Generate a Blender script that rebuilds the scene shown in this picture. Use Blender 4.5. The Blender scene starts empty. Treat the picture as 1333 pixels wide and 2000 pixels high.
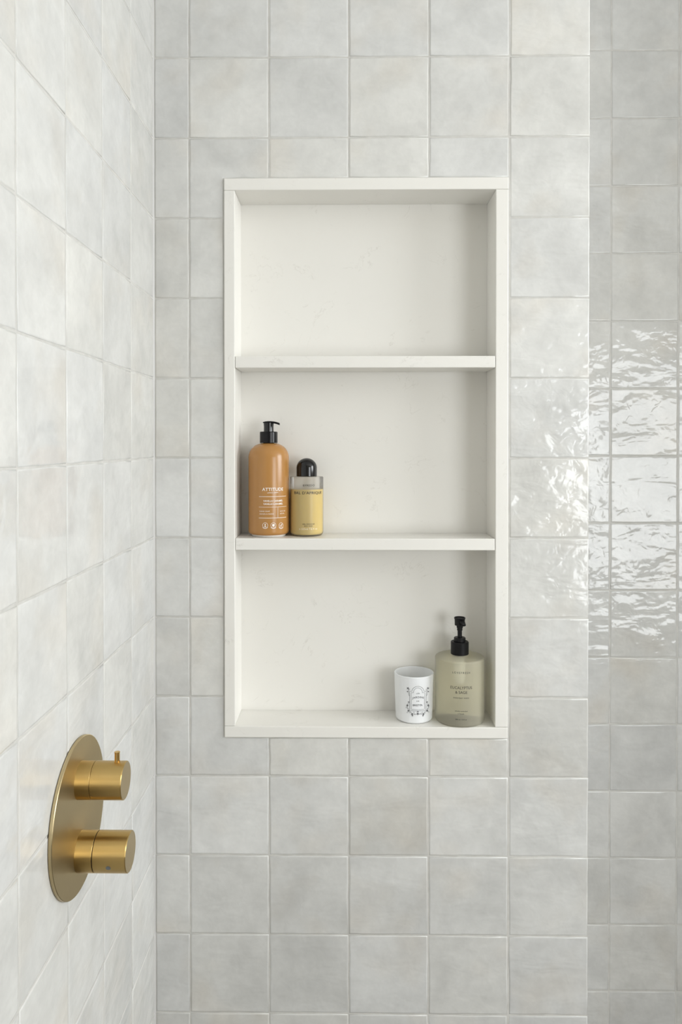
import bpy, bmesh, math, random
from mathutils import Vector, Matrix, Euler

random.seed(7)
PI = math.pi
scene = bpy.context.scene
COL = scene.collection

# ------------------------------------------------------------------ camera
T = 0.1268                      # tile pitch (m); the tile grid gave the camera
FPX, PCX, PCY = 1498.989, 655.423, 879.419
YAW, PITCH = -0.01285, -0.00829
CAM = Vector((0.0, -1.2183, 1.5))
W, H = 1333.0, 2000.0
cyw, syw, cp, sp = math.cos(YAW), math.sin(YAW), math.cos(PITCH), math.sin(PITCH)
FWD = Vector((syw * cp, cyw * cp, sp))
RGT = Vector((cyw, -syw, 0.0))
UPV = RGT.cross(FWD)
cam_data = bpy.data.cameras.new('camera')
cam = bpy.data.objects.new('camera', cam_data)
COL.objects.link(cam)
cam.matrix_world = Matrix(((RGT.x, UPV.x, -FWD.x, CAM.x), (RGT.y, UPV.y, -FWD.y, CAM.y),
                           (RGT.z, UPV.z, -FWD.z, CAM.z), (0, 0, 0, 1)))
cam_data.sensor_fit = 'VERTICAL'
cam_data.sensor_height = 36.0
cam_data.sensor_width = 36.0 * W / H
cam_data.lens = FPX / H * 36.0
cam_data.shift_x = (W / 2 - PCX) / H
cam_data.shift_y = (PCY - H / 2) / H
cam_data.clip_start = 0.02
scene.camera = cam

# ------------------------------------------------------------------ light
scene.view_settings.view_transform = 'Standard'
scene.view_settings.look = 'None'
scene.view_settings.gamma = 1.0
scene.view_settings.use_curve_mapping = False
scene.view_settings.exposure = 0.0
world = bpy.data.worlds.new('World')
scene.world = world
world.use_nodes = True
bg = world.node_tree.nodes['Background']
bg.inputs[0].default_value = (0.80, 0.90, 1.0, 1)
bg.inputs[1].default_value = 1.0

WIN = (0.97, 2.05, 0.78, 1.82)          # window opening x0,x1,z0,z1 in the rear wall
WIN2 = (-1.70, -0.35, 1.40, 2.42)       # window opening y0,y1,z0,z1 in the right wall
YREAR = -2.0
ROOM_R, CEIL = 2.6, 2.5
def daylight(name, w, h, loc, rot, energy, col):
    ld = bpy.data.lights.new(name, 'AREA')
    ld.shape = 'RECTANGLE'
    ld.size, ld.size_y = w, h
    ld.energy = energy
    ld.color = col
    lo = bpy.data.objects.new(name, ld)
    COL.objects.link(lo)
    lo.location = loc
    lo.rotation_euler = rot
daylight('window_daylight', WIN[1] - WIN[0], WIN[3] - WIN[2],
         ((WIN[0] + WIN[1]) / 2, YREAR - 0.06, (WIN[2] + WIN[3]) / 2), (-PI / 2, 0, PI), 24.0, (0.975, 0.995, 1.0))
daylight('side_window_daylight', WIN2[1] - WIN2[0], WIN2[3] - WIN2[2],
         (ROOM_R + 0.06, (WIN2[0] + WIN2[1]) / 2, (WIN2[2] + WIN2[3]) / 2), (PI / 2, 0, PI / 2), 52.0, (0.965, 0.99, 1.0))

# ------------------------------------------------------------------ pixel -> place helpers
def ray(u, v):
    return (FWD + RGT * ((u - PCX) / FPX) - UPV * ((v - PCY) / FPX))

def at_y(u, v, y):
    d = ray(u, v)
    return CAM + d * ((y - CAM.y) / d.y)

def on_cyl(u, v, cx, cy, r):
    """ray against an upright cylinder -> (angle from -y towards +x, z)"""
    d = ray(u, v)
    ox, oy = CAM.x - cx, CAM.y - cy
    a = d.x * d.x + d.y * d.y
    b = 2 * (ox * d.x + oy * d.y)
    c = ox * ox + oy * oy - r * r
    disc = max(b * b - 4 * a * c, 0)
    t = (-b - math.sqrt(disc)) / (2 * a)
    p = CAM + d * t
    return math.atan2(p.x - cx, -(p.y - cy)), p.z

# ------------------------------------------------------------------ materials
def new_mat(name):
    m = bpy.data.materials.new(name)
    m.use_nodes = True
    nt = m.node_tree
    return m, nt, nt.nodes['Principled BSDF']

def link(nt, a, b):
    nt.links.new(a, b)

def simple(name, col, rough=0.5, metal=0.0, **kw):
    m, nt, p = new_mat(name)
    p.inputs['Base Color'].default_value = (*col, 1)
    p.inputs['Roughness'].default_value = rough
    p.inputs['Metallic'].default_value = metal
    for k, v in kw.items():
        p.inputs[k.replace('_', ' ')].default_value = v
    return m

def node(nt, typ, **kw):
    n = nt.nodes.new(typ)
    for k, v in kw.items():
        setattr(n, k, v)
    return n

def math_node(nt, op, a, b=None):
    n = node(nt, 'ShaderNodeMath', operation=op)
    for i, s in enumerate((a, b)):
        if s is None:
            continue
        if isinstance(s, (int, float)):
            n.inputs[i].default_value = s
        else:
            link(nt, s, n.inputs[i])
    return n.outputs[0]

def noise(nt, vec, scale, detail, w=None, rough=0.5, distortion=0.0):
    n = node(nt, 'ShaderNodeTexNoise', noise_dimensions='4D' if w is not None else '3D')
    link(nt, vec, n.inputs['Vector'])
    n.inputs['Scale'].default_value = scale
    n.inputs['Detail'].default_value = detail
    n.inputs['Roughness'].default_value = rough
    n.inputs['Distortion'].default_value = distortion
    if w is not None:
        link(nt, w, n.inputs['W'])
    return n.outputs['Fac']

def tile_material():
    """glazed hand-made tile: object colour = glaze tone plus any painted shade, object alpha = how wavy its glaze is"""
    m, nt, p = new_mat('glazed_tile')
    tc = node(nt, 'ShaderNodeTexCoord')
    oi = node(nt, 'ShaderNodeObjectInfo')
    rnd = math_node(nt, 'MULTIPLY', oi.outputs['Random'], 37.0)
    vec = tc.outputs['Object']
    # cloudy glaze
    n1 = noise(nt, vec, 12.0, 4.0, rnd, 0.58, 0.3)
    n2 = noise(nt, vec, 55.0, 8.0, rnd, 0.7, 0.6)
    mr = node(nt, 'ShaderNodeMapRange')
    link(nt, n1, mr.inputs[0])
    mr.inputs[1].default_value = 0.33; mr.inputs[2].default_value = 0.62
    mr.inputs[3].default_value = 0.89; mr.inputs[4].default_value = 1.045
    mr2 = node(nt, 'ShaderNodeMapRange')
    link(nt, n2, mr2.inputs[0])
    mr2.inputs[1].default_value = 0.3; mr2.inputs[2].default_value = 0.7
    mr2.inputs[3].default_value = 0.945; mr2.inputs[4].default_value = 1.04
    tone = math_node(nt, 'MULTIPLY', mr.outputs[0], mr2.outputs[0])
    vm = node(nt, 'ShaderNodeVectorMath', operation='SCALE')
    link(nt, oi.outputs['Color'], vm.inputs[0])
    link(nt, tone, vm.inputs['Scale'])
    # warm grey where the glaze is thin
    warm = node(nt, 'ShaderNodeMix', data_type='RGBA', blend_type='MULTIPLY')
    n3 = noise(nt, vec, 9.0, 2.0, math_node(nt, 'ADD', rnd, 11.0), 0.5)
    wr = node(nt, 'ShaderNodeMapRange')
    link(nt, n3, wr.inputs[0])
    wr.inputs[1].default_value = 0.52; wr.inputs[2].default_value = 0.75
    wr.inputs[3].default_value = 0.0; wr.inputs[4].default_value = 1.0
    link(nt, wr.outputs[0], warm.inputs[0])
    link(nt, vm.outputs[0], warm.inputs[6])
    warm.inputs[7].default_value = (0.97, 0.935, 0.89, 1)
    link(nt, warm.outputs[2], p.inputs['Base Color'])
    # brushed waves in the glaze
    mp = node(nt, 'ShaderNodeMapping')
    mp.inputs['Scale'].default_value = (1.0, 2.2, 1.0)
    link(nt, vec, mp.inputs['Vector'])
    w1 = noise(nt, mp.outputs[0], 12.0, 2.5, math_node(nt, 'ADD', rnd, 3.0), 0.5, 0.5)
    w2 = noise(nt, vec, 42.0, 2.0, math_node(nt, 'ADD', rnd, 5.0), 0.5, 0.8)
    h = math_node(nt, 'ADD', math_node(nt, 'MULTIPLY', w1, 1.0), math_node(nt, 'MULTIPLY', w2, 0.22))
    h = math_node(nt, 'MULTIPLY', h, oi.outputs['Alpha'])
    b = node(nt, 'ShaderNodeBump')
    b.inputs['Strength'].default_value = 1.0
    b.inputs['Distance'].default_value = 0.0024
    link(nt, h, b.inputs['Height'])
    link(nt, b.outputs[0], p.inputs['Normal'])
    p.inputs['Roughness'].default_value = 0.10
    p.inputs['Specular IOR Level'].default_value = 0.5
    return m

def grout_material():
    m, nt, p = new_mat('grout')
    tc = node(nt, 'ShaderNodeTexCoord')
    f = noise(nt, tc.outputs['Object'], 60, 4)
    cr = node(nt, 'ShaderNodeValToRGB')
    cr.color_ramp.elements[0].position = 0.3; cr.color_ramp.elements[0].color = (0.57, 0.56, 0.53, 1)
    cr.color_ramp.elements[1].position = 0.7; cr.color_ramp.elements[1].color = (0.66, 0.65, 0.62, 1)
    link(nt, f, cr.inputs[0])
    link(nt, cr.outputs[0], p.inputs['Base Color'])
    p.inputs['Roughness'].default_value = 0.8
    return m

def quartz_material():
    m, nt, p = new_mat('cream_quartz')
    tc = node(nt, 'ShaderNodeTexCoord')
    vec = tc.outputs['Object']
    cl = noise(nt, vec, 5.0, 4.0)
    base = node(nt, 'ShaderNodeMix', data_type='RGBA')
    link(nt, cl, base.inputs[0])
    base.inputs[6].default_value = (0.84, 0.822, 0.775, 1)
    base.inputs[7].default_value = (0.875, 0.86, 0.82, 1)
    # short broken grey veins: thin contour of one noise, masked by another
    v = noise(nt, vec, 14.0, 7.0, None, 0.6, 1.2)
    d = math_node(nt, 'ABSOLUTE', math_node(nt, 'SUBTRACT', v, 0.5))
    line = node(nt, 'ShaderNodeMapRange')
    link(nt, d, line.inputs[0])
    line.inputs[1].default_value = 0.0; line.inputs[2].default_value = 0.008
    line.inputs[3].default_value = 1.0; line.inputs[4].default_value = 0.0
    mk = noise(nt, vec, 24.0, 3.0, None, 0.6)
    mask = node(nt, 'ShaderNodeMapRange')
    link(nt, mk, mask.inputs[0])
    mask.inputs[1].default_value = 0.54; mask.inputs[2].default_value = 0.66
    fac = math_node(nt, 'MULTIPLY', math_node(nt, 'MULTIPLY', line.outputs[0], mask.outputs[0]), 0.36)
    mix = node(nt, 'ShaderNodeMix', data_type='RGBA')
    link(nt, fac, mix.inputs[0])
    link(nt, base.outputs[2], mix.inputs[6])
    mix.inputs[7].default_value = (0.52, 0.49, 0.44, 1)
    link(nt, mix.outputs[2], p.inputs['Base Color'])
    p.inputs['Roughness'].default_value = 0.32
    return m

def brass_material(name, rough, col, axis, turn, aniso=0.85):
    """brushed metal: fine circular or straight brushing stretches the highlights"""
    m, nt, p = new_mat(name)
    tc = node(nt, 'ShaderNodeTexCoord')
    mp = node(nt, 'ShaderNodeMapping')
    mp.inputs['Scale'].default_value = (2500.0, 200.0, 200.0) if axis == 'X' else (900.0, 900.0, 60.0)
    link(nt, tc.outputs['Object'], mp.inputs['Vector'])
    f = noise(nt, mp.outputs[0], 1.0, 2.0)
    mr = node(nt, 'ShaderNodeMapRange')
    link(nt, f, mr.inputs[0])
    mr.inputs[3].default_value = rough - 0.03
    mr.inputs[4].default_value = rough + 0.03
    link(nt, mr.outputs[0], p.inputs['Roughness'])
    tg = node(nt, 'ShaderNodeTangent', direction_type='RADIAL', axis=axis)
    link(nt, tg.outputs[0], p.inputs['Tangent'])
    p.inputs['Anisotropic'].default_value = aniso
    p.inputs['Anisotropic Rotation'].default_value = turn
    p.inputs['Base Color'].default_value = (*col, 1)
    p.inputs['Metallic'].default_value = 1.0
    return m

def frosted(name, col, through, clear=True, trans=0.3, rough=0.3, tint=(1, 1, 1), gloss=0.3):
    """cloudy bottle wall or liquid: scatters its colour, lets a share of light straight through"""
    m = bpy.data.materials.new(name)
    m.use_nodes = True
    nt = m.node_tree
    nt.nodes.clear()
    out = node(nt, 'ShaderNodeOutputMaterial')
    if clear:
        tr = node(nt, 'ShaderNodeBsdfTransparent')
    else:
        tr = node(nt, 'ShaderNodeBsdfRefraction')
        tr.inputs['Roughness'].default_value = rough
        tr.inputs['IOR'].default_value = 1.15
    tr.inputs['Color'].default_value = (*tint, 1)
    tl = node(nt, 'ShaderNodeBsdfTranslucent')
    tl.inputs['Color'].default_value = (*col, 1)
    df = node(nt, 'ShaderNodeBsdfDiffuse')
    df.inputs['Color'].default_value = (*col, 1)
    gl = node(nt, 'ShaderNodeBsdfGlossy')
    gl.inputs['Roughness'].default_value = gloss
    a = node(nt, 'ShaderNodeMixShader'); a.inputs[0].default_value = trans
    link(nt, df.outputs[0], a.inputs[1]); link(nt, tl.outputs[0], a.inputs[2])
    b = node(nt, 'ShaderNodeMixShader'); b.inputs[0].default_value = through
    link(nt, a.outputs[0], b.inputs[1]); link(nt, tr.outputs[0], b.inputs[2])
    fr = node(nt, 'ShaderNodeFresnel'); fr.inputs[0].default_value = 1.28
    c = node(nt, 'ShaderNodeMixShader')
    link(nt, fr.outputs[0], c.inputs[0])
    link(nt, b.outputs[0], c.inputs[1]); link(nt, gl.outputs[0], c.inputs[2])
    link(nt, c.outputs[0], out.inputs['Surface'])
    return m

M = dict(
    tile=tile_material(), grout=grout_material(), quartz=quartz_material(),
    brass=brass_material('brushed_brass', 0.345, (0.60, 0.42, 0.165), 'X', 0.25, 1.0),
    brass_face=simple('turned_brass_face', (0.52, 0.41, 0.23), 0.36, 1.0),
    brass_plate=brass_material('brushed_brass_plate', 0.38, (0.60, 0.49, 0.29), 'Z', 0.0, 0.9),
    brass_pin=simple('polished_brass', (0.72, 0.48, 0.18), 0.14, 1.0),
    dark=simple('dark_gap', (0.03, 0.025, 0.02), 0.7),
    amber=simple('caramel_plastic', (0.455, 0.225, 0.066), 0.24),
    clear_base=simple('milky_plastic', (0.75, 0.72, 0.68), 0.3),
    black_gloss=simple('glossy_black_plastic', (0.004, 0.004, 0.005), 0.09, Specular_IOR_Level=0.5),
    black_collar=simple('satin_black_plastic', (0.006, 0.006, 0.007), 0.2, Specular_IOR_Level=0.25),
    black_matt=simple('matt_black_plastic', (0.005, 0.005, 0.006), 0.42, Specular_IOR_Level=0.25),
    white_print=simple('white_ink', (0.95, 0.90, 0.84), 0.4),
    black_print=simple('black_ink', (0.035, 0.03, 0.025), 0.4),
    grey_print=simple('grey_ink', (0.10, 0.10, 0.11), 0.5),
    cream_print=simple('cream_ink', (0.93, 0.86, 0.66), 0.4),
    dot=simple('grey_badge', (0.13, 0.14, 0.15), 0.35),
    candle_glass=simple('white_glass', (0.87, 0.885, 0.90), 0.35),
    wax=simple('candle_wax', (0.80, 0.78, 0.72), 0.5),
    wick=simple('wick', (0.5, 0.46, 0.4), 0.8),
    shell=frosted('clear_frosted_plastic', (0.92, 0.91, 0.88), 0.78, True, 0.5, gloss=0.25),
    shower_gel=frosted('yellow_shower_gel', (0.93, 0.71, 0.21), 0.08, True, 0.15, tint=(0.95, 0.80, 0.30)),
    glass=frosted('frosted_glass', (0.97, 0.925, 0.745), 0.52, False, 0.4, 0.32, (0.97, 0.96, 0.87), 0.35),
    tube=simple('dip_tube', (0.85, 0.85, 0.80), 0.4),
    sealant=simple('sealant', (0.60, 0.595, 0.58), 0.5),
    plaster=simple('white_plaster', (0.88, 0.875, 0.86), 0.8),
    greige=simple('warm_beige_plaster', (0.47, 0.435, 0.375), 0.8),
    floor=simple('brown_floor', (0.115, 0.10, 0.08), 0.5),
    paint=simple('white_window_paint', (0.8, 0.8, 0.79), 0.4),
)

# ------------------------------------------------------------------ mesh helpers
def mesh_obj(name, verts, faces, mat, parent=None, smooth=False, flat_faces=()):
    me = bpy.data.meshes.new(name)
    me.from_pydata([tuple(v) for v in verts], [], faces)
    me.materials.append(mat)
    if smooth:
        me.polygons.foreach_set('use_smooth', [True] * len(me.polygons))
        for i in flat_faces:
            me.polygons[i].use_smooth = False
    me.update()
    o = bpy.data.objects.new(name, me)
    COL.objects.link(o)
    if parent:
        o.parent = parent
    return o

def bm_obj(name, bm, mat, parent=None, smooth=False):
    me = bpy.data.meshes.new(name)
    bm.to_mesh(me); bm.free()
    me.materials.append(mat)
    if smooth:
        me.polygons.foreach_set('use_smooth', [True] * len(me.polygons))
    o = bpy.data.objects.new(name, me)
    COL.objects.link(o)
    if parent:
        o.parent = parent
    return o

def add_box(bm, x0, x1, y0, y1, z0, z1):
    vs = [bm.verts.new(c) for c in ((x0, y0, z0), (x1, y0, z0), (x1, y1, z0), (x0, y1, z0),
                                    (x0, y0, z1), (x1, y0, z1), (x1, y1, z1), (x0, y1, z1))]
    for f in ((0, 3, 2, 1), (4, 5, 6, 7), (0, 1, 5, 4), (1, 2, 6, 5), (2, 3, 7, 6), (3, 0, 4, 7)):
        bm.faces.new([vs[i] for i in f])

def box(name, x0, x1, y0, y1, z0, z1, mat, parent=None, bevel=0.0, seg=2):
    bm = bmesh.new()
    add_box(bm, x0, x1, y0, y1, z0, z1)
    if bevel:
        bmesh.ops.bevel(bm, geom=bm.edges[:], offset=bevel, segments=seg, affect='EDGES', profile=0.5)
    return bm_obj(name, bm, mat, parent)

def lathe(name, prof, mat, parent=None, n=64, axis='Z', origin=(0, 0, 0), sharp=35):
    """prof: list of (r, h); spun about the axis through origin; r=0 closes an end"""
    verts, faces, rings = [], [], []
    for r, h in prof:
        if r < 1e-7:
            rings.append([len(verts)])
            verts.append((0, 0, h))
        else:
            st = len(verts)
            rings.append(list(range(st, st + n)))
            for i in range(n):
                a = 2 * PI * i / n
                verts.append((r * math.cos(a), r * math.sin(a), h))
    for A, B in zip(rings[:-1], rings[1:]):
        for i in range(n):
            j = (i + 1) % n
            if len(A) == 1 and len(B) == 1:
                continue
            if len(A) == 1:
                faces.append((A[0], B[j], B[i]))
            elif len(B) == 1:
                faces.append((A[i], A[j], B[0]))
            else:
                faces.append((A[i], A[j], B[j], B[i]))
    if axis == 'X':
        verts = [(h, x, y) for x, y, h in verts]
    verts = [(x + origin[0], y + origin[1], z + origin[2]) for x, y, z in verts]
    o = mesh_obj(name, verts, faces, mat, parent, True)
    o.data.set_sharp_from_angle(angle=math.radians(sharp))
    return o

def arc(cx, cz, r, a0, a1, n):
    return [(cx + r * math.cos(math.radians(a0 + (a1 - a0) * i / n)),
             cz + r * math.sin(math.radians(a0 + (a1 - a0) * i / n))) for i in range(n + 1)]

def tag(o, label, cat=None, group=None, kind=None):
    o['label'] = label
    if cat: o['category'] = cat
    if group: o['group'] = group
    if kind: o['kind'] = kind
    return o

def empty(name, loc):
    o = bpy.data.objects.new(name, None)
    o.location = loc
    o.empty_display_size = 0.02
    COL.objects.link(o)
    return o

# ------------------------------------------------------------------ the room shell
XL = -0.3048                        # left wall tile face
XE = 0.3861                         # outer corner where the tiled block ends
YF = 0.2345                         # face of the wall set back beyond the corner
XP = 0.80                           # unseen pier added here to keep side light off the recess
G = 0.0007                          # grout lies this far behind the tile faces
NX0, NX1, NZ0, NZ1 = -0.1920, 0.2575, 1.0330, 1.9200      # niche, outside of its frame

def row_z(k):
    return 1.5 + (4.822 - k) * T

def col_x(c):
    return (c - 1.9552) * T

bm = bmesh.new()
add_box(bm, XL - 0.1, NX0, G, 0.10, 0, CEIL)
add_box(bm, NX1, XE - G, G, 0.10, 0, CEIL)
add_box(bm, NX0, NX1, G, 0.10, 0, NZ0)
add_box(bm, NX0, NX1, G, 0.10, NZ1, CEIL)
add_box(bm, XL - 0.1, XE - G, 0.10, YF + G, 0, CEIL)
wall_back = bm_obj('wall_back', bm, M['grout'])
tag(wall_back, 'pale glazed square tile wall around the recessed niche', kind='structure')
wall_left = box('wall_left', XL - 0.1, XL - G, YREAR, G, 0, CEIL, M['grout'])
tag(wall_left, 'pale glazed square tile side wall carrying the brass shower valve', kind='structure')
wall_far = box('wall_far', XE - G, XP + G, YF + G, YF + 0.1, 0, CEIL, M['grout'])
tag(wall_far, 'glossy tile wall, toned darker for shade, set back beyond the outer corner', kind='structure')
bm = bmesh.new()
add_box(bm, ROOM_R, ROOM_R + 0.1, YREAR, WIN2[0], 0, CEIL)
add_box(bm, ROOM_R, ROOM_R + 0.1, WIN2[1], YF + 0.1, 0, CEIL)
add_box(bm, ROOM_R, ROOM_R + 0.1, WIN2[0], WIN2[1], 0, WIN2[2])
add_box(bm, ROOM_R, ROOM_R + 0.1, WIN2[0], WIN2[1], WIN2[3], CEIL)
wall_right = bm_obj('wall_right', bm, M['greige'])
tag(wall_right, 'warm beige plaster side wall with a window', kind='structure')
wall_added_pier = box('wall_added_pier', XP + G, ROOM_R, G, YF + G, 0, CEIL, M['grout'])
tag(wall_added_pier, 'unseen tiled pier added to shade the recess from the side window', kind='structure')
floor = box('floor', XL - 0.1, ROOM_R + 0.1, YREAR - 0.1, YF + 0.1, -0.1, 0, M['floor'])
tag(floor, 'dark brown bathroom floor', kind='structure')
ceiling = box('ceiling', XL - 0.1, ROOM_R + 0.1, YREAR - 0.1, YF + 0.1, CEIL, CEIL + 0.1, M['plaster'])
tag(ceiling, 'white plaster ceiling', kind='structure')
bm = bmesh.new()
add_box(bm, XL - 0.1, WIN[0], YREAR - 0.1, YREAR, 0, CEIL)
add_box(bm, WIN[1], ROOM_R + 0.1, YREAR - 0.1, YREAR, 0, CEIL)
add_box(bm, WIN[0], WIN[1], YREAR - 0.1, YREAR, 0, WIN[2])
add_box(bm, WIN[0], WIN[1], YREAR - 0.1, YREAR, WIN[3], CEIL)
wall_rear = bm_obj('wall_rear', bm, M['greige'])
tag(wall_rear, 'warm beige plaster wall with a wide window', kind='structure')
win = empty('window_1', ((WIN[0] + WIN[1]) / 2, YREAR, WIN[2]))
tag(win, 'wide white framed window', kind='structure')
def win_part(name, x0, x1, z0, z1, y0=-0.05, y1=-0.005, mat='paint'):
    lx, lz = (WIN[0] + WIN[1]) / 2, WIN[2]
    return box(name, x0 - lx, x1 - lx, y0, y1, z0 - lz, z1 - lz, M[mat], win)
win_part('window_frame', WIN[0], WIN[0] + 0.05, WIN[2], WIN[3])
win_part('window_frame', WIN[1] - 0.05, WIN[1], WIN[2], WIN[3])
win_part('window_frame', WIN[0] + 0.05, WIN[1] - 0.05, WIN[2], WIN[2] + 0.05)
win_part('window_frame', WIN[0] + 0.05, WIN[1] - 0.05, WIN[3] - 0.05, WIN[3])
win2 = empty('window_2', (ROOM_R, (WIN2[0] + WIN2[1]) / 2, WIN2[2]))
tag(win2, 'white framed side window', kind='structure')
wl, wh = (WIN2[1] - WIN2[0]) / 2, WIN2[3] - WIN2[2]
for (q0, q1, r0, r1) in ((-wl, -wl + .05, 0, wh), (wl - .05, wl, 0, wh), (-wl + .05, wl - .05, 0, .05), (-wl + .05, wl - .05, wh - .05, wh)):
    box('window_frame', 0.005, 0.05, q0, q1, r0, r1, M['paint'], win2)

# ------------------------------------------------------------------ tiles
HT = 0.0022                          # tile stands this high on its bed (bed 0.6 mm under the grout)
def tile_mesh(name, corners, seg=4, wob=0.0004, rng=random):
    """one tile from a polygon of corners (counter-clockwise): wobbly pressed edges, rolled rim, flat face"""
    pts, n = [], len(corners)
    for i in range(n):
        a, b = Vector(corners[i]), Vector(corners[(i + 1) % n])
        L = (b - a).length
        nrm = Vector(((b - a).y, -(b - a).x)) / L
        s = seg if L > 0.03 else 1
        for k in range(s):
            t = k / s
            q = a.lerp(b, t)
            if k:
                q = q + nrm * rng.uniform(-wob, wob) * 1.3
            else:
                q = q + Vector((rng.uniform(-wob, wob), rng.uniform(-wob, wob)))
            pts.append(q)
    m = len(pts)
    def inset(d):
        out = []
        for i in range(m):
            p0, p1, p2 = pts[i - 1], pts[i], pts[(i + 1) % m]
            e1 = (p1 - p0).normalized(); e2 = (p2 - p1).normalized()
            n1 = Vector((-e1.y, e1.x)); n2 = Vector((-e2.y, e2.x))
            b = n1 + n2
            b = b / max(b.length_squared / 2, 0.3)
            out.append(p1 + b * d)
        return out
    loops = [(pts, 0.0), (pts, HT - 0.0007), (inset(0.0006), HT - 0.0002), (inset(0.0021), HT)]
    verts, faces = [], []
    for lp, z in loops:
        verts += [(q.x, q.y, z) for q in lp]
    for li in range(len(loops) - 1):
        for i in range(m):
            j = (i + 1) % m
            faces.append((li * m + i, li * m + j, (li + 1) * m + j, (li + 1) * m + i))
    faces.append(tuple(range((len(loops) - 1) * m, len(loops) * m)))
    me = bpy.data.meshes.new(name)
    me.from_pydata(verts, [], faces)
    me.materials.append(M['tile'])
    sm = [True] * len(faces)
    sm[-1] = False
    me.polygons.foreach_set('use_smooth', sm)
    me.update()
    return me

GAP = 0.0012
def rect(w, h):
    a, b = w / 2 - GAP, h / 2 - GAP
    return [(-a, -b), (a, -b), (a, b), (-a, b)]
trng = random.Random(21)
FULL = [tile_mesh('tile', rect(T, T), rng=trng) for _ in range(10)]

def put_tile(wall, me, loc, side, tone, tint=(1, 1, 1), wavy=1.0, spin=False):
    o = bpy.data.objects.new('tile', me)
    COL.objects.link(o)
    o.parent = wall
    base = Euler((PI / 2, 0, {'back': 0, 'left': PI / 2, 'right': -PI / 2}[side])).to_matrix()
    tilt = Euler((trng.uniform(-.0035, .0035), trng.uniform(-.0035, .0035),
                  trng.choice((0, PI)) if spin else 0)).to_matrix()
    nrm = base @ Vector((0, 0, 1))
    o.matrix_world = Matrix.Translation(Vector(loc) - nrm * (HT + trng.uniform(-.0002, .0002))) @ (base @ tilt).to_4x4()
    o.color = (tone * tint[0], tone * tint[1], tone * tint[2], wavy)
    return o

BASE = 0.70                          # glaze albedo
WHITE = (1.0, 0.998, 0.970)
tone_map = {  # glaze tone by row, columns A..F; lower rows, F most, carry painted light falloff
    -1: (.97, .99, 1.02, 1.0, .98, 1.04), 0: (.95, 1.05, .96, 1.0, .98, .99),
    1: (1.02, .97, 1.02, 1.05, 1.01, 1.0), 2: (.97, 1.02, 1, 1, 1, 1.0),
    3: (1.04, .97, 1, 1, 1, 1.05), 4: (1.01, 1.02, 1, 1, 1, .99), 5: (1.06, .98, 1, 1, 1, .98),
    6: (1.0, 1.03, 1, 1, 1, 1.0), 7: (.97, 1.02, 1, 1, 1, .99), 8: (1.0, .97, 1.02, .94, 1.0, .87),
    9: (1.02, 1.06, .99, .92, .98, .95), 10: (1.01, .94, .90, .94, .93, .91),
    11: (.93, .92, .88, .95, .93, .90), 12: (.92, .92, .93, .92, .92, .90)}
def tone_at(k, c):
    r = tone_map.get(k)
    return r[c] if r else trng.uniform(.94, 1.04)

def wtint():
    d = trng.uniform(-.012, .012)
    return (WHITE[0] + d * .4, WHITE[1], WHITE[2] - d)

K0, K1 = -3, 14                      # courses of tiles, top to bottom
EDGE = [XL + 0.0012, col_x(0), col_x(1), col_x(2), col_x(3), col_x(4), XE + GAP]
for k in range(K0, K1 + 1):
    z1, z0 = min(row_z(k), CEIL), row_z(k + 1)
    for c in range(6):
        x0, x1 = EDGE[c], EDGE[c + 1]
        wavy = 0.8 if c < 5 else (1.5 if 3 <= k <= 6 else 1.0)
        if c == 5 and k in (4, 5):
            wavy = 2.2
        poly = None
        zz0, zz1 = z0, z1
        if x0 < NX1 - .01 and x1 > NX0 + .01 and z0 < NZ1 and z1 > NZ0:
            if c == 1:
                cut = NX0 - 0.0022
                if k == 1:        # L-shaped tile round the top corner of the niche
                    zc = NZ1 + 0.002
                    poly = [(x0 + GAP, z0 + GAP), (cut, z0 + GAP), (cut, zc), (x1 - GAP, zc), (x1 - GAP, z1 - GAP), (x0 + GAP, z1 - GAP)]
                elif k == 8:
                    zc = NZ0 - 0.002
                    poly = [(x0 + GAP, z0 + GAP), (x1 - GAP, z0 + GAP), (x1 - GAP, zc), (cut, zc), (cut, z1 - GAP), (x0 + GAP, z1 - GAP)]
                else:
                    x1 = cut + GAP
            elif k == 1:
                zz0 = NZ1 + 0.002 - GAP
            elif k == 8:
                zz1 = NZ0 - 0.002 + GAP
            else:
                continue
        cx, cz = (x0 + x1) / 2, (zz0 + zz1) / 2
        if poly:
            me = tile_mesh('tile', [(a - cx, b - cz) for a, b in poly], rng=trng)
        elif abs(x1 - x0 - T) < 0.0015 and abs(zz1 - zz0 - T) < 0.0005:
            me = trng.choice(FULL)
        else:
            me = tile_mesh('tile', rect(x1 - x0, zz1 - zz0), rng=trng)
        put_tile(wall_back, me, (cx, 0, cz), 'back', BASE * tone_at(k, c), wtint(), wavy)

# left wall: one nearly full tile from the corner, then whole tiles
LE = [0.0, -1.0149 * T] + [-(1.0149 + i) * T for i in range(1, 8)]
for k in range(K0, K1 + 1):
    z1, z0 = min(row_z(k), CEIL), row_z(k + 1)
    for c in range(len(LE) - 1):
        y1, y0 = LE[c], LE[c + 1]
        if c == 0:
            y1 -= 0.001
        if abs(z1 - z0 - T) < 0.0005:
            me = trng.choice(FULL)
        else:
            me = tile_mesh('tile', rect(y1 - y0, z1 - z0), rng=trng)
        tn = trng.choice((.955, .98, 1.0, 1.0, 1.02, 1.045))
        put_tile(wall_left, me, (XL, (y0 + y1) / 2, (z0 + z1) / 2), 'left', BASE * tn, wtint(), trng.uniform(.5, .9))

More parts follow.
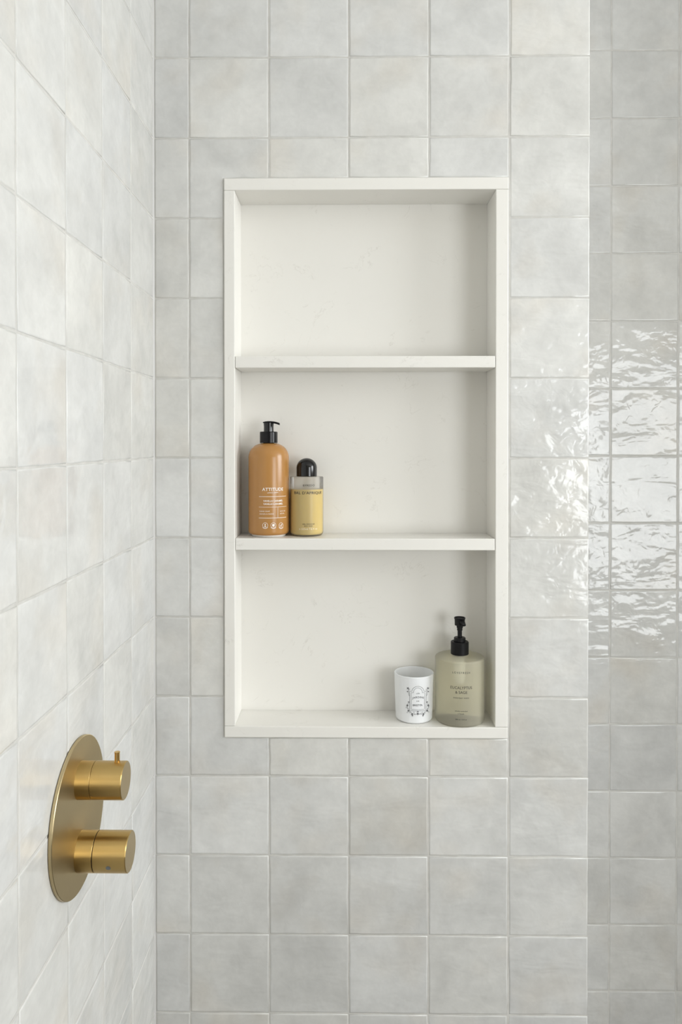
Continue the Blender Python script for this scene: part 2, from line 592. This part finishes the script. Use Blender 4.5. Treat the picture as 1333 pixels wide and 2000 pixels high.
# wall set back beyond the outer corner; darker tile tone paints in its shade
FE = [XE, col_x(5.8988), col_x(6.8988), col_x(7.8988), XP]
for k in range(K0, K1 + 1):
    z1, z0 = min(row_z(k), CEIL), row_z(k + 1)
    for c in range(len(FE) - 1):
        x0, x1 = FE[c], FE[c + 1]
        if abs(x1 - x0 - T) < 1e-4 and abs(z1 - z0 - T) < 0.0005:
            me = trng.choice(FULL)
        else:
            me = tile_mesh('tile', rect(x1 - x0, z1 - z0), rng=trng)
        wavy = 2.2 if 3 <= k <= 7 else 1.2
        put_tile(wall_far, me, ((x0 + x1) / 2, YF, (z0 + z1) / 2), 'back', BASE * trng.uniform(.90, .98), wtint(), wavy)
# the short return face of the block
RE = [G + 0.002, 1.0 * T, YF - 0.001]
for k in range(K0, K1 + 1):
    z1, z0 = min(row_z(k), CEIL), row_z(k + 1)
    for c in range(2):
        y0, y1 = RE[c], RE[c + 1]
        me = tile_mesh('tile', rect(y1 - y0, z1 - z0), rng=trng)
        put_tile(wall_back, me, (XE - 0.0002, (y0 + y1) / 2, (z0 + z1) / 2), 'left', BASE * trng.uniform(.94, 1.0), wtint(), 1.0)

PE = [XP] + [XP + i * T for i in range(1, 5)]
for k in range(K0, K1 + 1):
    z1, z0 = min(row_z(k), CEIL), row_z(k + 1)
    for c in range(4):
        me = trng.choice(FULL) if abs(z1 - z0 - T) < 0.0005 else tile_mesh('tile', rect(T, z1 - z0), rng=trng)
        put_tile(wall_added_pier, me, ((PE[c] + PE[c + 1]) / 2, 0, (z0 + z1) / 2), 'back', BASE * trng.uniform(.94, 1.04), wtint(), 1.0)

for k in range(K0, K1 + 1):
    z1, z0 = min(row_z(k), CEIL), row_z(k + 1)
    for c in range(2):
        y0, y1 = RE[c], RE[c + 1]
        me = tile_mesh('tile', rect(y1 - y0, z1 - z0), rng=trng)
        put_tile(wall_added_pier, me, (XP + 0.0002, (y0 + y1) / 2, (z0 + z1) / 2), 'right', BASE * trng.uniform(.94, 1.0), wtint(), 1.0)

# sealant bead down the inner corner
bd = 0.0016
mesh_obj('trim_1', [(XL - .0008, 0.0008, 0.2), (XL - .0008, 0.0008, CEIL), (XL + bd, 0.0008, 0.2), (XL + bd, 0.0008, CEIL), (XL - .0008, -bd, 0.2), (XL - .0008, -bd, CEIL)],
         [(0, 1, 3, 2), (2, 3, 5, 4), (4, 5, 1, 0), (0, 2, 4), (1, 5, 3)], M['sealant'])
tag(bpy.data.objects['trim_1'], 'pale sealant bead in the inner corner of the tile walls', kind='structure')

# ------------------------------------------------------------------ the niche
IX0, IX1, IZ0, IZ1 = -0.1750, 0.2375, 1.0508, 1.9012
YN0, YN1 = -0.0035, 0.0725           # frame face, niche back
niche = empty('shower_niche', ((IX0 + IX1) / 2, 0, NZ0))
tag(niche, 'tall cream quartz niche with two shelves and a narrow frame, set into the tile wall', 'niche')
nl = niche.location
def npart(name, x0, x1, y0, y1, z0, z1, bevel=0.0012):
    return box(name, x0 - nl.x, x1 - nl.x, y0 - nl.y, y1 - nl.y, z0 - nl.z, z1 - nl.z, M['quartz'], niche, bevel)
npart('sill', NX0, NX1, YN0, YN1, NZ0, IZ0)
npart('head', NX0, NX1, YN0, YN1, IZ1, NZ1)
npart('jamb', NX0, IX0, YN0, YN1, IZ0 + .0002, IZ1 - .0002)
npart('jamb', IX1, NX1, YN0, YN1, IZ0 + .0002, IZ1 - .0002)
npart('back_panel', NX0, NX1, YN1, YN1 + 0.02, NZ0, NZ1, 0.0005)
npart('shelf', IX0 + .0004, IX1 - .0004, YN0 + .0005, YN1, 1.6205, 1.6390)
npart('shelf', IX0 + .0004, IX1 - .0004, YN0 + .0005, YN1, 1.3314, 1.3500)

# ------------------------------------------------------------------ lettering helpers
def text_shape(body, spacing=1.0, bold=0.0):
    """flat outline of a line of text, scaled to x 0..1 and cap height 1 -> verts, faces"""
    cu = bpy.data.curves.new('lettering', 'FONT')
    cu.body = body
    cu.size = 1.0
    cu.space_character = spacing
    cu.resolution_u = 3
    cu.offset = bold
    o = bpy.data.objects.new('lettering', cu)
    COL.objects.link(o)
    dg = bpy.context.evaluated_depsgraph_get()
    me = bpy.data.meshes.new_from_object(o.evaluated_get(dg))
    vs = [v.co.copy() for v in me.vertices]
    fs = [tuple(p.vertices) for p in me.polygons]
    bpy.data.objects.remove(o); bpy.data.curves.remove(cu); bpy.data.meshes.remove(me)
    xs = [v.x for v in vs]
    x0, x1 = min(xs), max(xs)
    cap = 0.73
    return [((v.x - x0) / (x1 - x0), v.y / cap) for v in vs], fs

class Print:
    """flat print wrapped on an upright round bottle; positions given as photo pixels"""
    def __init__(self, cx, cy, rfun, zero):
        self.cx, self.cy, self.rfun, self.zero = cx, cy, rfun, zero
        self.v, self.f = [], []
    def ang(self, u, v):
        r = self.rfun(None)
        return on_cyl(u, v, self.cx, self.cy, r)
    def add(self, pts, faces, off=0.00018):
        st = len(self.v)
        for a, z in pts:
            r = self.rfun(z) + off
            self.v.append((self.cx + r * math.sin(a) - self.zero[0], self.cy - r * math.cos(a) - self.zero[1], z - self.zero[2]))
        self.f += [tuple(i + st for i in f) for f in faces]
    def text(self, body, u0, u1, v, cap_px, spacing=1.0, bold=0.0, sag=0.0):
        pts, fs = text_shape(body, spacing, bold)
        a0, z0 = self.ang(u0, v)
        a1, z1 = self.ang(u1, v)
        um = (u0 + u1) / 2
        _, zm = self.ang(um, v)
        _, zt = self.ang(um, v - cap_px)
        h = zt - zm
        out = []
        for x, y in pts:
            out.append((a0 + (a1 - a0) * x, zm + h * (y - 0.5) - sag * h * (2 * x - 1) ** 2))
        self.add(out, fs)
    def line(self, px, wpx, closed=False, off=0.00018):
        """polyline through pixels, wpx wide"""
        fine = []
        for i, (u, v) in enumerate(px):         # keep long runs on the curved surface
            fine.append((u, v))
            if i + 1 < len(px) or closed:
                u2, v2 = px[(i + 1) % len(px)]
                n = int(math.hypot(u2 - u, v2 - v) // 3)
                fine += [(u + (u2 - u) * k / (n + 1), v + (v2 - v) * k / (n + 1)) for k in range(1, n + 1)]
        P = [self.ang(u, v) for u, v in fine]
        R = self.rfun(None)
        w = wpx / FPX * 1.24 / 2
        n = len(P)
        L, Rr = [], []
        for i in range(n):
            if closed:
                a, b = P[i - 1], P[(i + 1) % n]
            else:
                a, b = P[max(i - 1, 0)], P[min(i + 1, n - 1)]
            dx, dz = (b[0] - a[0]) * R, b[1] - a[1]
            l = math.hypot(dx, dz) or 1
            nx, nz = -dz / l * w, dx / l * w
            L.append((P[i][0] + nx / R, P[i][1] + nz)); Rr.append((P[i][0] - nx / R, P[i][1] - nz))
        fs = []
        for i in range(n if closed else n - 1):
            j = (i + 1) % n
            fs.append((i, n + i, n + j, j))
        self.add(L + Rr, fs, off)
    def blob(self, u, v, rx, ry, n=8, rot=0.0):
        pts = []
        for i in range(n):
            t = 2 * PI * i / n
            x, y = rx * math.cos(t), ry * math.sin(t)
            pts.append(self.ang(u + x * math.cos(rot) - y * math.sin(rot), v + x * math.sin(rot) + y * math.cos(rot)))
        self.add(pts, [tuple(range(n))[::-1]])
    def hline(self, u0, u1, v, w):
        a0, _ = self.ang(u0, v); a1, _ = self.ang(u1, v)
        _, z = self.ang((u0 + u1) / 2, v)
        h = w / FPX * 1.24 / 2
        n = 12
        pts = [(a0 + (a1 - a0) * i / n, z + s * h) for s in (-1, 1) for i in range(n + 1)]
        self.add(pts, [(i, i + 1, n + 2 + i, n + 1 + i) for i in range(n)])
    def ring(self, u, v, r, w, a0=0, a1=360, n=20):
        full = (a1 - a0) >= 360
        pts = [(u + r * math.cos(math.radians(a0 + (a1 - a0) * i / n)), v + r * math.sin(math.radians(a0 + (a1 - a0) * i / n)))
               for i in range(n if full else n + 1)]
        self.line(pts, w, full)
    def build(self, name, mat, parent):
        return mesh_obj(name, self.v, self.f, mat, parent)

# ------------------------------------------------------------------ amber soap bottle
S2 = 1.3500
ax, ay, ar = -0.1253, 0.0370, 0.0331
b = empty('soap_bottle', (ax, ay, S2))
tag(b, 'tall caramel brown soap bottle with black pump on the middle shelf', 'bottle')
sh = 0.0240
prof = [(0, 0.0030), (0.0275, 0.0030)] + arc(ar - 0.0055, 0.0085, 0.0055, -90, 0, 6)
prof += [(ar, 0.128)] + [(ar - sh + sh * math.cos(math.radians(t)), 0.128 + 0.0232 * math.sin(math.radians(t))) for t in (12, 24, 36, 48, 60, 72, 82, 90)]
prof += [(0.0085, 0.1515), (0, 0.1515)]
body = lathe('body', prof, M['amber'], b, 72)
lathe('base', [(0, 0), (0.0265, 0), (0.0280, 0.0012), (0.0285, 0.0034), (0, 0.0034)], M['clear_base'], b, 48)
lathe('pump_collar', [(0, 0.1515), (0.0142, 0.1515), (0.0146, 0.1520), (0.0146, 0.1690), (0.0138, 0.1700), (0.0090, 0.1702), (0, 0.1702)], M['black_collar'], b, 48)
lathe('pump_stem', [(0, 0.1700), (0.0081, 0.1700), (0.0080, 0.1780), (0.0084, 0.1830), (0.0086, 0.1845), (0, 0.1845)], M['black_gloss'], b, 40)
# pump head: tapered spout lofted along x
secs = [(-0.0096, 0.1850, .0018, .0006), (-0.0085, 0.1851, .0050, .0011), (-0.005, 0.1854, .0078, .0015), (0.0, 0.1856, .0088, .0018),
        (0.005, 0.1855, .0078, .0018), (0.0095, 0.1850, .0054, .0018), (0.0135, 0.1840, .0040, .0018), (0.0172, 0.1828, .0034, .0018), (0.0182, 0.1822, .0030, .0017)]
vs, fs, nn = [], [], 14
for (x, z, hw, hh) in secs:
    for i in range(nn):
        t = 2 * PI * i / nn
        c, s = math.cos(t), math.sin(t)
        vs.append((x, hw * math.copysign(abs(c) ** .7, c), z + hh * math.copysign(abs(s) ** .7, s)))
for a in range(len(secs) - 1):
    for i in range(nn):
        j = (i + 1) % nn
        fs.append((a * nn + i, a * nn + j, (a + 1) * nn + j, (a + 1) * nn + i))
fs.append(tuple(range(nn))[::-1]); fs.append(tuple(range((len(secs) - 1) * nn, len(secs) * nn)))
head = mesh_obj('pump_head', vs, fs, M['black_collar'], b, True)
head.rotation_euler = (0, 0, -0.12)

pr = Print(ax, ay, lambda z: ar, b.location)
pr.text('ATTITUDE', 512.3, 553.2, 955.6, 6.4, 1.02, 0.012)
pr.text('LIVING HAPPY', 522.5, 544, 962.4, 1.9, 1.0, 0.015)
pr.hline(506.5, 558.8, 970, .75)
pr.text('VANILLA CARAMEL', 514.5, 552.4, 978.2, 3.5, 1.05, 0.02)
pr.text('VANILLE CARAMEL', 514.5, 552.4, 984.2, 3.5, 1.05, 0.02)
pr.hline(506, 559.5, 990.4, .55)
pr.text('HAND SOAP', 507.3, 527.5, 998.6, 2.5, 1.05, 0.0)
pr.text('SAVON À MAINS', 507.3, 535.2, 1003.9, 2.5, 1.05, 0.0)
pr.text('16 FL OZ', 547.2, 557, 997.8, 2.5, 1.0, 0.0)
pr.text('473 ML', 547.2, 555.6, 1002.8, 2.5, 1.0, 0.0)
pr.line([(543, 990.5), (543, 1001), (543, 1011.8)], .55)
pr.hline(506, 559, 1011.8, .8)
for u in (518.3, 534.3, 549.2):
    sx = 5.0 if u < 545 else 4.0
    pr.line([(u + sx * math.cos(t * PI / 12), 1026 + 5.0 * math.sin(t * PI / 12)) for t in range(24)], .6, True)
    pr.line([(u + (sx + .9) * math.cos(t * PI / 12), 1026.6 + 5.9 * math.sin(t * PI / 12)) for t in range(2, 11)], .7)
pr.blob(518.3, 1024.6, 1.2, 1.6); pr.blob(518.3, 1028, 1.5, 1.6); pr.line([(518.3, 1023), (518.3, 1029.5)], .8)
pr.blob(533.4, 1025, 1.6, 1.5); pr.blob(535.3, 1025, 1.6, 1.5); pr.blob(534.3, 1026.6, 2.3, 2.2)
pr.line([(547.4, 1025), (547.8, 1028), (549.8, 1028.4), (551, 1024)], .8); pr.line([(548.6, 1026.4), (551.6, 1022.8)], .8)
pr.build('printed_label', M['white_print'], body)

# ------------------------------------------------------------------ yellow shower gel bottle
bx, by, br = -0.0634, 0.0435, 0.0274
b = empty('shower_gel_bottle', (bx, by, S2))
tag(b, 'short clear bottle of yellow shower gel with black domed cap', 'bottle')
hb = 0.0965
outer = [(0, 0)] + [(br - 0.006, 0)] + arc(br - 0.006, 0.006, 0.006, -75, 0, 6) + [(br, hb - 0.0012), (br - 0.0008, hb - 0.0002), (br - 0.0016, hb), (0.0105, hb + 0.0002), (0, hb + 0.0002)]
shell = lathe('body', outer, M['shell'], b, 72)
ri = br - 0.0007
inner = [(0, 0.0022), (ri - 0.005, 0.0022)] + arc(ri - 0.005, 0.0072, 0.005, -75, 0, 5) + [(ri, 0.0758), (ri - .0004, 0.0762), (0, 0.0762)]
lathe('shower_gel', inner, M['shower_gel'], b, 64)
cr = 0.0169
lathe('cap', [(0, hb + .0004), (cr - .0004, hb + .0004), (cr, hb + .0009), (cr, hb + 0.0145)] +
      [(cr * math.cos(math.radians(t)), hb + 0.0145 + 0.0157 * math.sin(math.radians(t))) for t in range(6, 90, 6)] + [(0, hb + 0.0302)], M['black_gloss'], b, 64)
pr = Print(bx, by, lambda z: br, b.location)
pr.text('BYREDO', 592.3, 614.8, 948, 3.7, 1.08, 0.012)
pr.text("BAL D'AFRIQUE", 575.5, 628, 962.6, 5.4, 1.08, 0.006)
pr.build('printed_name', M['black_print'], shell)
pr = Print(bx, by, lambda z: br, b.location)
pr.text('GEL DOUCHE', 591.2, 614.8, 1023.7, 2.6, 1.02)
pr.text('BODY WASH', 594.5, 611, 1027.6, 2.6, 1.02)
pr.build('printed_description', M['black_print'], shell)
pr = Print(bx, by, lambda z: br, b.location)
pr.text('e 225ml 7.6 fl oz', 585, 620, 1033, 3.4, 1.0)
pr.build('printed_volume', M['cream_print'], shell)

# ------------------------------------------------------------------ candle in white glass
S3 = IZ0
cx, cy = 0.1130, 0.0385
rb, rt, hc = 0.0300, 0.0325, 0.0757
def candle_r(z):
    if z is None:
        return (rb + rt) / 2
    t = (z - S3) / hc
    return rb + (rt - rb) * min(max(t, 0), 1)
b = empty('candle_jar', (cx, cy, S3))
tag(b, 'white glass candle jar with a small grey floral crest', 'candle')
wt = 0.0022
prof = [(0, 0), (rb - 0.005, 0)] + arc(rb - 0.0045, 0.0045, 0.0045, -80, 0, 6) + [(rt, hc - .0008), (rt - .0006, hc), (rt - wt + .0006, hc), (rt - wt, hc - .0008), (rt - wt - .0006, hc - 0.022), (0, hc - .022)]
jar = lathe('jar', prof, M['candle_glass'], b, 72)
lathe('wax', [(0, hc - 0.0219), (rt - wt - .0008, hc - 0.0219), (rt - wt - .0008, hc - 0.0185), (0, hc - 0.0185)], M['wax'], b, 48)
lathe('wick', [(0, hc - 0.0185), (0.0009, hc - 0.0185), (0.0008, hc - 0.011), (0, hc - 0.0108)], M['wick'], b, 10)
pr = Print(cx, cy, candle_r, b.location)
def crest(ins, w):
    l, r, bt, shd, top = 800.6 + ins, 832.8 - ins, 1388.0 - ins * .9, 1350.0 + ins * .9, 1340.3 + ins
    al, arr = 805.2 + ins, 828.2 - ins
    mid = (l + r) / 2
    pts = [(l, bt), (l, (bt + shd) / 2), (l, shd), (al, shd)]
    rx = (arr - al) / 2
    for i in range(1, 12):
        t = PI - PI * i / 12
        pts.append((mid + rx * math.cos(t), shd - (shd - top) * math.sin(t)))
    pts += [(arr, shd), (r, shd), (r, (bt + shd) / 2), (r, bt), (mid, bt + 1.2)]
    pr.line(pts, w, True)
crest(0, .55); crest(3.0, .5)
pr.text('LES', 813.8, 820.2, 1354.3, 2.4, 1.1)
pr.text('JARDINS', 805.6, 828.4, 1361.5, 3.9, 1.12, 0.004, sag=.55)
pr.text('DE', 814.3, 819.4, 1369.4, 2.4, 1.1)
pr.text('BRISTOL', 806.8, 826, 1377.4, 3.9, 1.08, 0.01)
frng = random.Random(5)
def sprig(u, v, s, rot):
    for i in range(5):
        t = rot + i * 2 * PI / 5
        pr.blob(u + 1.25 * s * math.cos(t), v + 1.25 * s * math.sin(t), 1.05 * s, .5 * s, 7, t)
    pr.blob(u, v, .6 * s, .6 * s, 6)
def curl(u, v, s, rot, w=.4):
    pts = []
    for i in range(11):
        t = rot + i / 10 * 4.6
        rr = s * (2.6 - 1.7 * i / 10)
        pts.append((u + rr * math.cos(t), v + rr * math.sin(t)))
    pr.line(pts, w)
for sgn in (-1, 1):
    m = 816.7
    for du, dv, s in ((19.2, 1344, 1.15), (20, 1350.5, .75), (20.5, 1378, 1.15), (18.2, 1371, .7), (18.5, 1388.3, 1.05), (11.3, 1395.0, 1.1), (10.5, 1398, .8)):
        sprig(m + sgn * du, dv, s, frng.uniform(0, 2))
    for du, dv, s, r in ((16.4, 1346.6, .7, .5), (22, 1381.5, .7, 2), (21, 1391, .75, 4), (14.6, 1391.5, .8, 1), (6, 1394.6, .8, 3), (19.4, 1384, .6, 0), (8.2, 1391.6, .6, 5)):
        curl(m + sgn * du, dv, s, r if sgn > 0 else PI - r)
    pr.line([(m + sgn * 17.4, 1346), (m + sgn * 18.2, 1351), (m + sgn * 17.6, 1356), (m + sgn * 16.6, 1359)], .6)
    pr.line([(m + sgn * 16.4, 1371), (m + sgn * 19.8, 1375), (m + sgn * 21, 1381), (m + sgn * 18, 1388), (m + sgn * 13, 1392.5), (m + sgn * 7, 1395.5), (m, 1394.5)], .45)
sprig(816.7, 1394.4, 1.3, .3); sprig(816.7, 1389.9, .8, 1.1)
pr.build('printed_crest', M['grey_print'], jar)

# ------------------------------------------------------------------ frosted glass pump bottle
ex, ey, er = 0.1868, 0.0322, 0.0398
b = empty('pump_bottle', (ex, ey, S3))
tag(b, 'round frosted glass pump bottle of pale green wash with matt black pump', 'bottle')
he = 0.1040
prof = [(0, 0), (0.0345, 0)] + arc(er - 0.0045, 0.0045, 0.0045, -78, 0, 6) + [(er, he - 0.003)] + arc(er - 0.003, he - 0.003, 0.003, 15, 90, 5)
prof += [(0.0180, he + 0.0006), (0.0138, he + 0.0012), (0.0128, he + 0.0026), (0.0128, he + 0.0050), (0, he + 0.0050)]
gb = lathe('body', prof, M['glass'], b, 80)
lathe('dip_tube', [(0, 0.060), (0.0050, 0.0605), (0.0072, 0.064), (0.0085, 0.085), (0.0105, he), (0, he)], M['tube'], b, 32)
z0 = he + 0.0032
lathe('pump_collar', [(0, z0), (0.0138, z0), (0.0145, z0 + .0006), (0.0145, z0 + 0.0195), (0.0136, z0 + 0.0206), (0.0094, z0 + 0.0208), (0, z0 + .0208)], M['black_matt'], b, 48)
lathe('pump_ring', [(0, z0 + .0206), (0.0090, z0 + .0206), (0.0094, z0 + .0210), (0.0094, z0 + .0262), (0.0086, z0 + .0272), (0.0050, z0 + .0273), (0, z0 + .0273)], M['black_matt'], b, 40)
lathe('pump_stem', [(0, z0 + .0272), (0.0036, z0 + .0272), (0.0036, z0 + .0380), (0.0044, z0 + .0385), (0.0044, z0 + .0425), (0.0052, z0 + .0430), (0.0052, z0 + .0458), (0, z0 + .0458)], M['black_matt'], b, 32)
hp = lathe('pump_head', [(0, z0 + .0456), (0.0052, z0 + .0456), (0.0082, z0 + .0470), (0.0084, z0 + .0560), (0.0090, z0 + .0572), (0.0092, z0 + .0588), (0.0088, z0 + .0595), (0.0080, z0 + .0592), (0.0076, z0 + .0580), (0, z0 + .0578)], M['black_matt'], b, 40)
vs, fs, nn = [], [], 12
for (t, z, hw, hh) in ((0.004, .0540, .0044, .0032), (0.009, .0538, .0040, .0028), (0.0125, .0524, .0036, .0024), (0.0150, .0500, .0033, .0020)):
    for i in range(nn):
        q = 2 * PI * i / nn
        c, s = math.cos(q), math.sin(q)
        vs.append((hw * math.copysign(abs(c) ** .7, c), -t, z0 + z + hh * math.copysign(abs(s) ** .7, s)))
for a in range(3):
    for i in range(nn):
        j = (i + 1) % nn
        fs.append((a * nn + i, (a + 1) * nn + i, (a + 1) * nn + j, a * nn + j))
fs.append(tuple(range(nn))); fs.append(tuple(range(3 * nn, 4 * nn))[::-1])
sp_ = mesh_obj('spout', vs, fs, M['black_matt'], hp, True)
sp_.rotation_euler = (0, 0, 0.32)
pr = Print(ex, ey, lambda z: er, b.location)
pr.text('LOVEFRESH', 884.6, 918.4, 1314.2, 4.0, 1.55)
pr.build('printed_name', M['black_print'], gb)
pr = Print(ex, ey, lambda z: er, b.location)
pr.text('EUCALYPTUS', 880.6, 922.4, 1343.6, 5.6, 1.03)
pr.text('& SAGE', 889.9, 913.2, 1352.4, 5.4, 1.03)
pr.text('EVERYDAY WASH', 886.5, 916.4, 1363.6, 2.7, 1.15)
pr.build('printed_scent', M['black_print'], gb)
pr = Print(ex, ey, lambda z: er, b.location)
pr.text('ethically handcrafted', 889.2, 913.8, 1389.2, 2.3, 1.0)
pr.text('in Canada', 895, 907, 1394.1, 2.2, 1.0)
pr.build('printed_description', M['black_print'], gb)
pr = Print(ex, ey, lambda z: er, b.location)
pr.text('300 ml / 10 fl oz', 890, 912, 1405.5, 2.3, 1.0)
pr.build('printed_volume', M['black_print'], gb)

# ------------------------------------------------------------------ brass shower valve
vy, vz = -0.3560, 1.0800
v = empty('shower_valve', (XL, vy, vz))
tag(v, 'brushed brass thermostatic shower valve with round plate and two knobs on the side wall', 'shower valve')
PT = 0.0048
lathe('backplate', [(0, 0.0005), (0.0846, 0.0005), (0.0855, 0.0012), (0.0855, PT - .0006), (0.0849, PT), (0, PT)], M['brass_plate'], v, 96, 'X', sharp=25)
def knob(zc, r, x_seam, x_end, groove):
    k0 = lathe('knob_base', [(0, PT - .0005), (r, PT - .0005), (r, x_seam - .0003), (r - .0003, x_seam), (0, x_seam)], M['brass'], v, 64, 'X', (0, 0, zc - vz))
    lathe('seam', [(0, x_seam), (r - .0012, x_seam), (r - .0012, x_seam + groove), (0, x_seam + groove)], M['dark'], k0, 48, 'X', (0, 0, zc - vz))
    k1 = lathe('knob', [(0, x_seam + groove), (r - .0003, x_seam + groove), (r, x_seam + groove + .0004), (r, x_end - .0008), (r - .0008, x_end), (0, x_end)], M['brass'], v, 64, 'X', (0, 0, zc - vz))
    k1.data.materials.append(M['brass_face'])
    for q in k1.data.polygons:
        if q.normal.x > 0.9:
            q.material_index = 1
    return k1
ku = knob(1.1193, 0.0208, 0.0209, 0.0565, 0.0004)
kl = knob(1.0385, 0.0220, 0.0237, 0.0616, 0.0010)
zt = 1.1193 + 0.0200 - vz
lathe('stop_pin', [(0, zt), (0.0033, zt), (0.0033, zt + 0.0016), (0.0029, zt + .0017), (0.0029, zt + 0.0112), (0.0032, zt + .0116), (0.0032, zt + .0124), (0, zt + 0.0128)], M['brass_pin'], ku, 24, 'Z', (0.0467, 0, 0))
# little grey round badge on the underside-front of the lower knob
bv, bf = [], []
r = 0.0220 + .00012
th0 = math.radians(-21)
for i in range(16):
    t = 2 * PI * i / 16
    th = th0 + 0.0028 * math.sin(t) / r
    bv.append((0.0425 + 0.0028 * math.cos(t), -r * math.cos(th), 1.0385 - vz + r * math.sin(th)))
bf.append(tuple(range(16)))
mesh_obj('badge', bv, bf, M['dot'], kl)
